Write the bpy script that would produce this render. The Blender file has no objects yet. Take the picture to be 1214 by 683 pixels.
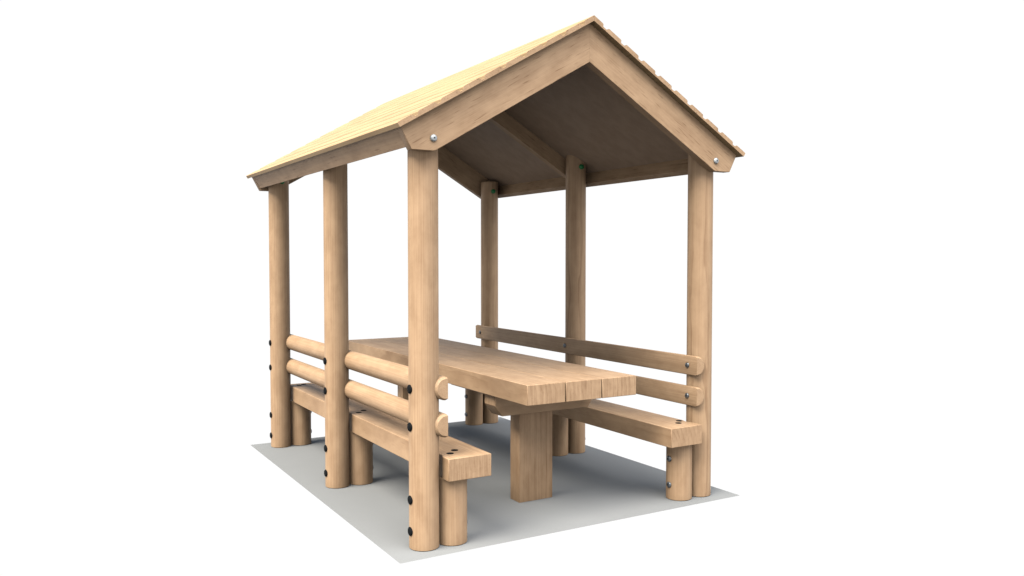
import bpy, bmesh, math, random
from mathutils import Vector

# ------------------------------------------------------------------ camera
sc = bpy.context.scene
COL = sc.collection
cam_data = bpy.data.cameras.new('camera')
cam = bpy.data.objects.new('camera', cam_data)
COL.objects.link(cam)
cam_data.sensor_width = 36
cam_data.lens = 991.614 / 1214 * 36
cam_data.clip_start = 0.05
cam_data.clip_end = 500
cam.location = (-2.6469, -3.7712, 1.4394)
cam.rotation_euler = (math.pi / 2 - 0.0357, 0, -0.5361)
sc.camera = cam

# ------------------------------------------------------------------ light
WORLD_TOP = (0.20, 0.31, 0.48)      # studio dome overhead
WORLD_LOW = (0.05, 0.05, 0.05)      # dark added below the frame, keeps light off the ceiling
world = bpy.data.worlds.new('World')
sc.world = world
world.use_nodes = True
wn, wl = world.node_tree.nodes, world.node_tree.links
wn.clear()
w_out = wn.new('ShaderNodeOutputWorld')
w_bg = wn.new('ShaderNodeBackground')
w_tc = wn.new('ShaderNodeTexCoord')
w_sep = wn.new('ShaderNodeSeparateXYZ')
w_ramp = wn.new('ShaderNodeValToRGB')
w_map = wn.new('ShaderNodeMapRange')
w_map.inputs['From Min'].default_value = -1
w_map.inputs['From Max'].default_value = 1
wl.new(w_tc.outputs['Generated'], w_sep.inputs[0])
wl.new(w_sep.outputs['Z'], w_map.inputs['Value'])
wl.new(w_map.outputs[0], w_ramp.inputs[0])
e = w_ramp.color_ramp.elements
e[0].position = 0.284
e[0].color = WORLD_LOW + (1,)
e[1].position = 0.29
e[1].color = (1.02, 1.02, 1.02, 1)
x = e.new(0.66); x.color = (1.02, 1.02, 1.02, 1)
x = e.new(0.72); x.color = WORLD_TOP + (1,)
wl.new(w_ramp.outputs[0], w_bg.inputs['Color'])
w_bg.inputs['Strength'].default_value = 1.0
wl.new(w_bg.outputs[0], w_out.inputs[0])

def lamp(name, strength, colour, angle, frm):
    d = bpy.data.lights.new(name, 'SUN')
    d.energy = strength
    d.color = colour
    d.angle = math.radians(angle)
    o = bpy.data.objects.new(name, d)
    COL.objects.link(o)
    o.rotation_euler = Vector(frm).to_track_quat('Z', 'Y').to_euler()
lamp('key_light', 8.2, (1.0, 0.95, 0.85), 40, (-0.58, -0.10, 0.78))
lamp('fill_light', 5.2, (1.0, 0.98, 0.95), 60, (0.10, -0.50, 0.85))

sc.view_settings.view_transform = 'Standard'
sc.view_settings.look = 'None'
sc.view_settings.exposure = 0
sc.view_settings.gamma = 1
sc.cycles.max_bounces = 4
sc.cycles.diffuse_bounces = 0

# ------------------------------------------------------------------ materials
def new_mat(name, rough=0.5, metal=0.0, colour=(0.5, 0.5, 0.5)):
    m = bpy.data.materials.new(name)
    m.use_nodes = True
    b = m.node_tree.nodes['Principled BSDF']
    b.inputs['Base Color'].default_value = tuple(colour) + (1,)
    b.inputs['Roughness'].default_value = rough
    b.inputs['Metallic'].default_value = metal
    return m, m.node_tree.nodes, m.node_tree.links, b

def wood(name, light, dark, ring=0.35, ring_scale=75, streak=0.4, dash=0.5, blotch=0.5, rough=0.55,
         streak_scale=160, v_ratio=1.0):
    """Sawn or turned softwood. The mesh attribute 'grain' holds (along, across, across) in metres."""
    m, n, l, b = new_mat(name, rough)
    b.inputs['Specular IOR Level'].default_value = 0.25
    at = n.new('ShaderNodeAttribute'); at.attribute_name = 'grain'

    def scaled(s):
        v = n.new('ShaderNodeVectorMath'); v.operation = 'MULTIPLY'
        l.new(at.outputs['Vector'], v.inputs[0]); v.inputs[1].default_value = s
        return v.outputs[0]

    def noise(s, detail=3, rough_=0.5):
        t = n.new('ShaderNodeTexNoise')
        t.inputs['Scale'].default_value = 1
        t.inputs['Detail'].default_value = detail
        t.inputs['Roughness'].default_value = rough_
        l.new(scaled(s), t.inputs['Vector'])
        return t

    def maprange(src, a, c, lo, hi, smooth=True):
        r = n.new('ShaderNodeMapRange')
        r.interpolation_type = 'SMOOTHSTEP' if smooth else 'LINEAR'
        l.new(src, r.inputs['Value'])
        for i, v in enumerate((a, c, lo, hi)):
            r.inputs[1 + i].default_value = v
        return r.outputs[0]

    def math_(op, a, c):
        q = n.new('ShaderNodeMath'); q.operation = op
        for i, v in enumerate((a, c)):
            if isinstance(v, (int, float)): q.inputs[i].default_value = v
            else: l.new(v, q.inputs[i])
        return q.outputs[0]
    # growth rings: distance from the pith, bent by slow noise
    warp = noise((1.6, 9, 9), 2)
    vm = n.new('ShaderNodeVectorMath'); vm.operation = 'MULTIPLY_ADD'
    l.new(warp.outputs['Color'], vm.inputs[0])
    vm.inputs[1].default_value = (0, 0.05, 0.05)
    flat = scaled((0, 1, 1))
    l.new(flat, vm.inputs[2])
    ln = n.new('ShaderNodeVectorMath'); ln.operation = 'LENGTH'
    l.new(vm.outputs[0], ln.inputs[0])
    saw = math_('FRACT', math_('MULTIPLY', ln.outputs['Value'], ring_scale), 0.0)
    late = maprange(saw, 0.35, 1.0, 0, 1)
    late2 = math_('MULTIPLY', late, maprange(saw, 0.93, 1.0, 1, 0))
    rm = maprange(noise((0.9, 6, 6), 2).outputs['Fac'], 0.35, 0.65, 0.35, 1.0)
    rings = math_('MULTIPLY', math_('MULTIPLY', late2, rm), ring)
    # fine fibre streaks along the grain
    st = maprange(noise((2.0, streak_scale, streak_scale * v_ratio), 2, 0.5).outputs['Fac'], 0.38, 0.64, 0, 1)
    st = math_('MULTIPLY', st, streak)
    # short dark flecks
    ds = maprange(noise((9, 95, 95), 1).outputs['Fac'], 0.62, 0.74, 0, 1)
    ds = math_('MULTIPLY', ds, dash)
    # slow tone drift
    bl = maprange(noise((7.0, 14, 14), 4, 0.6).outputs['Fac'], 0.3, 0.7, 0, 1)
    bl = math_('MULTIPLY', bl, blotch)
    tot = math_('ADD', math_('ADD', rings, st), math_('ADD', ds, bl))
    cl = maprange(tot, 0.0, 1.5, 0, 1, False)
    mix = n.new('ShaderNodeMix'); mix.data_type = 'RGBA'
    l.new(cl, mix.inputs[0])
    mix.inputs[6].default_value = light + (1,)
    mix.inputs[7].default_value = dark + (1,)
    l.new(mix.outputs[2], b.inputs['Base Color'])
    bump = n.new('ShaderNodeBump')
    bump.inputs['Strength'].default_value = 0.12
    bump.inputs['Distance'].default_value = 0.002
    l.new(math_('SUBTRACT', 1.0, tot), bump.inputs['Height'])
    l.new(bump.outputs[0], b.inputs['Normal'])
    return m

LIGHT = (0.415, 0.274, 0.165)
DARK = (0.180, 0.100, 0.050)
M_LOG = wood('turned_pine', LIGHT, DARK, ring=0.10, ring_scale=48, streak=0.34, dash=0.06, blotch=0.42, streak_scale=190)
M_FIG = wood('figured_pine', LIGHT, DARK, ring=0.62, ring_scale=52, streak=0.22, dash=0.05, blotch=0.35, streak_scale=190)
M_SAWN = wood('sawn_pine', LIGHT, DARK, ring=0.34, ring_scale=34, streak=0.34, dash=0.22, blotch=0.42, streak_scale=140, v_ratio=0.03)
M_RAFT = wood('planed_pine', LIGHT, DARK, ring=0.08, ring_scale=40, streak=0.22, dash=0.7, blotch=0.50)
M_ROOF = wood('roof_pine', (0.42, 0.285, 0.152), (0.19, 0.11, 0.05), ring=0.15, ring_scale=60, streak=0.48, dash=0.03, blotch=0.15, streak_scale=55, v_ratio=0.04)

M_PLY = wood('lining_ply', (0.36, 0.255, 0.180), (0.23, 0.155, 0.105), ring=0.0, streak=0.12, dash=0.05, blotch=0.6)

M_CAP = new_mat('black_plastic', 0.7, 0, (0.006, 0.007, 0.008))[0]
M_CAP.node_tree.nodes['Principled BSDF'].inputs['Specular IOR Level'].default_value = 0.06
M_STEEL = new_mat('zinc_steel', 0.5, 0.8, (0.42, 0.44, 0.45))[0]
M_STEEL_DARK = new_mat('dark_steel', 0.38, 0.9, (0.16, 0.17, 0.18))[0]  # darker steel for the rail and leg bolts
M_NUT = new_mat('green_plastic', 0.4, 0, (0.010, 0.16, 0.045))[0]

def ground_mat():
    m, n, l, b = new_mat('pale_grey_slab', 0.85, 0, (0.5, 0.5, 0.5))
    b.inputs['Specular IOR Level'].default_value = 0.1
    tc = n.new('ShaderNodeTexCoord')
    t = n.new('ShaderNodeTexNoise'); t.inputs['Scale'].default_value = 3; t.inputs['Detail'].default_value = 5
    l.new(tc.outputs['Object'], t.inputs['Vector'])
    r = n.new('ShaderNodeValToRGB')
    r.color_ramp.elements[0].position = 0.3; r.color_ramp.elements[0].color = (0.190, 0.193, 0.194, 1)
    r.color_ramp.elements[1].position = 0.7; r.color_ramp.elements[1].color = (0.197, 0.200, 0.201, 1)
    l.new(t.outputs['Fac'], r.inputs[0]); l.new(r.outputs[0], b.inputs['Base Color'])
    return m
M_GROUND = ground_mat()

# ------------------------------------------------------------------ helpers
rng = random.Random(7)

def link(name, bm, mat, parent=None, frame=None, pith=None, smooth=True, angle=35, flat_area=1e9):
    """Links bm as one mesh object; frame = (along, across, across) unit axes of its grain."""
    bmesh.ops.recalc_face_normals(bm, faces=bm.faces)
    me = bpy.data.meshes.new(name)
    bm.to_mesh(me); bm.free()
    me.materials.append(mat)
    if frame:
        A, U, V = (Vector(f) for f in frame)
        c = sum((v.co for v in me.vertices), Vector()) / len(me.vertices)
        off = Vector((rng.uniform(0, 40), 0, 0))
        pu, pv = pith if pith else (rng.uniform(-.05, .05), rng.uniform(-.05, .05))
        a = me.attributes.new('grain', 'FLOAT_VECTOR', 'POINT')
        for i, v in enumerate(me.vertices):
            d = v.co - c
            a.data[i].vector = (d.dot(A) + off.x, d.dot(U) + pu, d.dot(V) + pv)
    if smooth:
        for p in me.polygons: p.use_smooth = p.area < flat_area
        me.set_sharp_from_angle(angle=math.radians(angle))
    o = bpy.data.objects.new(name, me)
    COL.objects.link(o)
    if parent is not None: o.parent = parent
    return o

def prism(bm, pts, axis, a, b):
    """Extrudes a 2D outline along axis from a to b. axis 'y': pts (x,z); 'z': pts (x,y); 'x': pts (y,z)."""
    def P(p, t):
        return {'y': (p[0], t, p[1]), 'z': (p[0], p[1], t), 'x': (t, p[0], p[1])}[axis]
    va = [bm.verts.new(P(p, a)) for p in pts]
    vb = [bm.verts.new(P(p, b)) for p in pts]
    bm.faces.new(va); bm.faces.new(vb[::-1])
    for i in range(len(pts)):
        j = (i + 1) % len(pts)
        bm.faces.new((va[i], vb[i], vb[j], va[j]))

def bevel(bm, w, seg=2, min_angle=30, skip_mitre=False):
    bmesh.ops.recalc_face_normals(bm, faces=bm.faces)
    ed = [e for e in bm.edges if len(e.link_faces) == 2 and e.calc_face_angle(0) > math.radians(min_angle)]
    if skip_mitre: ed = [e for e in ed if not all(abs(v.co.x) < 0.01 for v in e.verts)]
    bmesh.ops.bevel(bm, geom=ed, offset=w, segments=seg, profile=0.5, affect='EDGES', clamp_overlap=True)

def box(bm, x0, x1, y0, y1, z0, z1):
    prism(bm, [(x0, z0), (x1, z0), (x1, z1), (x0, z1)], 'y', y0, y1)

def log_z(x, y, r, z0, z1, top=None, seg=56):
    """Vertical turned log with eased arrises; top(x, y) gives a sloping cut."""
    bm = bmesh.new()
    c = 0.004
    rings = [(r - c, z0, 0), (r, z0 + c, 0), (r, z1 - c, 1), (r - c, z1, 2)]
    prev = None
    lay = []
    for rr, z, k in rings:
        row = []
        for i in range(seg):
            t = 2 * math.pi * i / seg
            px, py = x + rr * math.cos(t), y + rr * math.sin(t)
            pz = z if not (top and k) else top(px) - (c if k == 1 else 0)
            row.append(bm.verts.new((px, py, pz)))
        lay.append(row)
    for a, b in zip(lay, lay[1:]):
        for i in range(seg):
            j = (i + 1) % seg
            bm.faces.new((a[i], a[j], b[j], b[i]))
    bm.faces.new(lay[0][::-1]); bm.faces.new(lay[-1])
    return bm

def disc(pos, normal, r, h, mat, name, parent, dome=0.6, socket=False, hexa=False):
    """Bolt head, cap or nut: a low dome turned about its normal."""
    bm = bmesh.new()
    N = Vector(normal).normalized()
    q = N.to_track_quat('Z', 'Y')
    seg = 28
    prof = [(r, -0.006), (r, h * (1 - dome))]
    for k in range(1, 5):
        t = k / 5 * math.pi / 2
        prof.append((r * (0.30 + 0.70 * math.cos(t)), h * (1 - dome) + h * dome * math.sin(t)))
    if socket:
        prof += [(r * 0.30, h), (r * 0.27, h * 0.35), (r * 0.02, h * 0.3)]
    else:
        prof += [(r * 0.26, h), (r * 0.02, h * 1.02)]
    rows = []
    for rr, z in prof:
        row = []
        for i in range(seg):
            t = 2 * math.pi * i / seg
            k = 1.0
            if hexa and rr > r * 0.8:
                k = math.cos(math.pi / 6) / math.cos((t % (math.pi / 3)) - math.pi / 6) * 1.06
            v = q @ Vector((rr * k * math.cos(t), rr * k * math.sin(t), z)) + Vector(pos)
            row.append(bm.verts.new(v))
        rows.append(row)
    for a, b in zip(rows, rows[1:]):
        for i in range(seg):
            j = (i + 1) % seg
            bm.faces.new((a[i], a[j], b[j], b[i]))
    bm.faces.new(rows[0][::-1]); bm.faces.new(rows[-1])
    return link(name, bm, mat, parent, angle=50)

def empty(name, loc, parent=None):
    o = bpy.data.objects.new(name, None)
    o.empty_display_size = 0.2
    COL.objects.link(o)
    o.location = loc
    if parent is not None: o.parent = parent
    return o

X3, Y3, Z3 = (1, 0, 0), (0, 1, 0), (0, 0, 1)

# ------------------------------------------------------------------ dimensions (metres)
A = 0.9155          # post rows at x = -A and +A
D = 1.3047          # post spacing
R = 0.075
SL = 0.582          # roof slope
UNDER = 2.6893      # underside of the boards at the ridge
RIDGE = 2.7177
YS = (0.0, D, 2 * D)
TH = math.atan(SL)
under = lambda x: UNDER - SL * abs(x)

# ------------------------------------------------------------------ ground
bm = bmesh.new()
GX, G0, G1 = 1.1114, -0.155, 2 * D + 0.155
bm.faces.new([bm.verts.new((x, y, 0)) for x, y in ((-GX, G0), (GX, G0), (GX, G1), (-GX, G1))])
g = link('ground', bm, M_GROUND, smooth=False)
g['kind'] = 'structure'
g['label'] = 'pale grey rectangular ground slab beneath the timber shelter'
g['category'] = 'ground'

# ------------------------------------------------------------------ shelter
sh = empty('picnic_shelter', (0, 0, 0))
sh['label'] = 'open-sided pale timber shelter with pitched board roof, six log posts and built-in side benches'
sh['category'] = 'shelter'

for s in (-1, 1):
    for k, y in enumerate(YS):
        if k == 2:
            bm = log_z(s * A, y, R, 0, 2.10)
        else:
            bm = log_z(s * A, y, R, 0, 2.10, top=lambda x: under(x) - 0.003)
        post = link('post', bm, M_FIG if s == 1 else M_LOG, sh, (Z3, X3, Y3), angle=30,
                    pith=(-0.15, -0.16) if s == 1 else (rng.uniform(-.03, .03), rng.uniform(-.03, .03)))
        for z in (0.7965, 0.6094, 0.246, 0.0898):
            disc((s * (A + R), y, z), (s, 0, 0), 0.0225, 0.009, M_CAP, 'bolt_cap', post, dome=0.8)
        if k:
            disc((s * 0.911, y - R, 2.1035 if k == 1 else 2.014), (0, -1, 0), 0.019, 0.016, M_NUT, 'nut', post, dome=0.7, hexa=False)

# rafters, three frames of two
def rafter(s, y0, y1, depth, tail=True):
    bot = lambda x: UNDER - depth - SL * x
    if tail:
        pts = [(0.0002, under(0)), (1.0865, under(1.0865)), (1.031, 1.9540), (0.9165, 1.9540), (0.905, bot(0.905)), (0.0002, bot(0))]
    else:
        x1 = 1.030
        pts = [(0.0008, under(0)), (x1, under(x1)), (x1 - 0.05, bot(x1 - 0.05)), (0.0008, bot(0))]
    pts = [(s * a, b - 0.0015) for a, b in pts]
    bm = bmesh.new()
    prism(bm, pts, 'y', y0, y1)
    bevel(bm, 0.0018, 1, skip_mitre=True)
    al = Vector((s * math.cos(TH), 0, -math.sin(TH)))
    up = Vector((s * math.sin(TH), 0, math.cos(TH)))
    return link('rafter', bm, M_RAFT, sh, (al, up, Y3), pith=(rng.uniform(-.3, .3), 0.12), flat_area=0)
for s in (-1, 1):
    ra = rafter(s, -0.125, -R + 0.002, 0.2058)
    disc((s * 0.917, -0.125, 2.0123), (0, -1, 0), 0.018, 0.012, M_STEEL, 'bolt', ra, socket=True, dome=0.75)
    rafter(s, D + R - 0.002, D + 0.125, 0.126, tail=False)
    rafter(s, 2 * D + R - 0.002, 2 * D + 0.125, 0.2058)

# eave fascias, square to the slope
for s in (-1, 1):
    nx, nz = -math.sin(TH), -math.cos(TH)          # down the cut
    px, pz = -math.cos(TH), math.sin(TH)           # inwards, up the slope
    L, T = 0.102, 0.045
    o = (1.0865, under(1.0865) - 0.0015)
    pts = [o, (o[0] + nx * L, o[1] + nz * L), (o[0] + nx * L + px * T, o[1] + nz * L + pz * T), (o[0] + px * T, o[1] + pz * T)]
    bm = bmesh.new()
    prism(bm, [(s * a, b) for a, b in pts], 'y', -R + 0.003, 2 * D + R - 0.003)
    bevel(bm, 0.0018, 1)
    link('fascia', bm, M_RAFT, sh, (Y3, X3, Z3), pith=(0.2, 0.05), flat_area=0)

# roof slopes: grooved boards running the length of the roof
for s in (-1, 1):
    top = lambda x: RIDGE - SL * x
    pts = [(0.0006, top(0))]
    ends = [0.060 + 0.1192 * k for k in range(9)]
    starts = [0.0961 + 0.1187 * k for k in range(9)]
    for xe, xs in zip(ends, starts):
        pts += [(xe - 0.003, top(xe - 0.003)), (xe + 0.0012, top(xe) - 0.004), (xe, top(xe) - 0.0165), (xs - 0.015, top(xs - 0.015) - 0.0165), (xs - 0.002, top(xs) - 0.003), (xs + 0.004, top(xs + 0.004))]
    pts += [(1.1155, top(1.1155)), (1.1183, top(1.1183) - 0.003), (1.1060, under(1.1060)), (0.0006, under(0))]
    bm = bmesh.new()
    prism(bm, [(s * a, b) for a, b in pts], 'y', -0.1643, 2 * D + 0.1643)
    al = Vector((s * math.cos(TH), 0, -math.sin(TH)))
    up = Vector((s * math.sin(TH), 0, math.cos(TH)))
    rs = link('roof_slope', bm, M_ROOF, sh, (Y3, al, up), pith=(0.9, 0.1), flat_area=0)
    rs.data.materials.append(M_RAFT)            # end grain of the boards
    for p in rs.data.polygons:
        if abs(p.normal.y) > 0.9: p.material_index = 1

# smooth lining sheets under the boards
for s in (-1, 1):
    bm = bmesh.new()
    q = 0.008
    prism(bm, [(s * a, b) for a, b in ((0.0006, under(0) - 0.002), (1.048, under(1.048) - 0.002), (1.044, under(1.044) - q), (0.0006, under(0) - q))],
          'y', -R + 0.004, 2 * D + R - 0.004)
    link('ceiling_lining', bm, M_PLY, sh, (X3, Y3, Z3), flat_area=0)

# backrest rails: half-round logs, flat face inwards
def rail(s, zc):
    r, cx, flat = 0.0588, 0.8312, 0.8218
    prof = []
    a0 = math.acos((flat - cx) / r)
    n = 26
    for i in range(n + 1):
        t = -a0 + 2 * a0 * i / n
        prof.append((cx + r * math.cos(t), r * math.sin(t)))
    # soften the two arrises of the flat
    prof = [(flat + 0.0015, prof[0][1] + 0.003)] + prof[1:-1] + [(flat + 0.0015, prof[-1][1] - 0.003)]
    prof = [(flat, -0.050)] + prof + [(flat, 0.050)]
    bm = bmesh.new()
    y0, y1, c = -0.0817, 2 * D + 0.0817, 0.009
    lay = []
    for y, k in ((y0, 0.84), (y0 + 0.003, 0.88), (y0 + c + 0.004, 1.0), (y1 - c - 0.004, 1.0), (y1 - 0.003, 0.88), (y1, 0.84)):
        kk = 1 - (1 - k)
        lay.append([bm.verts.new((s * (flat + (px - flat) * kk), y, zc + pz * (0.45 * kk + 0.55 if abs(px - flat) < 0.002 else kk))) for px, pz in prof])
    m = len(prof)
    for a, b in zip(lay, lay[1:]):
        for i in range(m):
            j = (i + 1) % m
            bm.faces.new((a[i], a[j], b[j], b[i]))
    bm.faces.new(lay[0][::-1]); bm.faces.new(lay[-1])
    ob = link('backrest_rail', bm, M_LOG, sh, (Y3, X3, Z3), angle=28, pith=(rng.uniform(.0, .04), rng.uniform(-.03, .03)))
    for y in YS:
        disc((s * flat, y, zc), (-s, 0, 0), 0.0165, 0.010, M_STEEL_DARK, 'bolt', ob, socket=True, dome=0.75)
for s in (-1, 1):
    rail(s, 0.7963)
    rail(s, 0.6115)

# benches
for s in (-1, 1):
    be = empty('bench', (s * 0.7606, D, 0), sh)
    inv = Vector((-s * 0.7606, -D, 0))
    xo, xi, y0, y1, RN = 0.8359, 0.5954, -0.1157, 2 * D + 0.1157, 0.0924
    pts = [(xi, y0), (xo, y0)]
    for y in YS:
        h = math.sqrt(RN ** 2 - (A - xo) ** 2)
        a = math.atan2(h, A - xo)
        for i in range(9):
            t = a - 2 * a * i / 8
            pts.append((A - RN * math.cos(t), y - RN * math.sin(t)))
    pts += [(xo, y1), (xi, y1)]
    bm = bmesh.new()
    prism(bm, [(s * a, b) for a, b in pts], 'z', 0.3405, 0.4536)
    bevel(bm, 0.0025, 1)
    seat = link('seat', bm, M_SAWN, be, (Y3, X3, Z3), pith=(0.28, 0.03), angle=40, flat_area=0.015)
    seat.location = inv
    for y in YS:
        lg = link('leg', log_z(s * 0.7606, y, 0.0766, 0, 0.3400), M_LOG, be, (Z3, X3, Y3), angle=30)
        lg.location = inv
        for z in (0.246, 0.0898):
            b = disc((s * (0.7606 - 0.0766), y, z), (-s, 0, 0), 0.018, 0.011 if s == 1 else 0.006, M_STEEL_DARK, 'bolt', be, socket=True, dome=0.75)
            b.location = inv
        for dx, dy in ((-0.015, -0.009), (0.037, 0.043)):
            b = disc((s * 0.7606 + dx, y + dy, 0.4536), (0, 0, 1), 0.019, 0.003, M_CAP, 'bolt_cap', be, dome=0.6)
            b.location = inv

# ------------------------------------------------------------------ table
tb = empty('picnic_table', (0, D, 0))
tb['label'] = 'thick three-plank wooden picnic table standing between the two benches under the roof'
tb['category'] = 'table'
inv = Vector((0, -D, 0))
HW, T0, ZT, ZB = 0.3621, -0.0828, 0.7761, 0.6673
TY = 2 * D - T0 + 0.035
bm = bmesh.new()
w = 2 * HW / 3
for i in range(3):
    b2 = bmesh.new()
    box(b2, -HW + i * w + (0.0026 if i else 0), -HW + (i + 1) * w - (0.0026 if i < 2 else 0), T0, TY, ZB, ZT)
    bevel(b2, 0.0025, 1)
    me = bpy.data.meshes.new('tmp'); b2.to_mesh(me); b2.free()
    bm.from_mesh(me); bpy.data.meshes.remove(me)
o = link('tabletop', bm, M_SAWN, tb, (Y3, X3, Z3), pith=(0.65, 0.04), angle=40, flat_area=0.015)
o.location = inv
for m in (1, -1):
    Y = lambda v: v if m == 1 else 2 * D - v
    ya, yb = sorted((Y(0.327), Y(0.4525)))
    z0 = 0.538
    prof = [(-0.322, ZB), (-0.322, 0.601), (-0.277, z0), (0.324, z0), (0.368, 0.601), (0.368, ZB)]
    bm = bmesh.new(); prism(bm, prof, 'y', ya, yb); bevel(bm, 0.002, 1, 50)
    o = link('crossbeam', bm, M_SAWN, tb, (X3, Y3, Z3), pith=(0.2, 0.05), flat_area=0); o.location = inv
    ya, yb = sorted((Y(0.3945), Y(0.5005)))
    bm = bmesh.new()
    box(bm, -0.121, 0.111, ya, yb, 0, z0)
    bevel(bm, 0.003, 2)
    o = link('leg', bm, M_SAWN, tb, (Z3, X3, Y3), pith=(0.05, 0.12), flat_area=0.01); o.location = inv
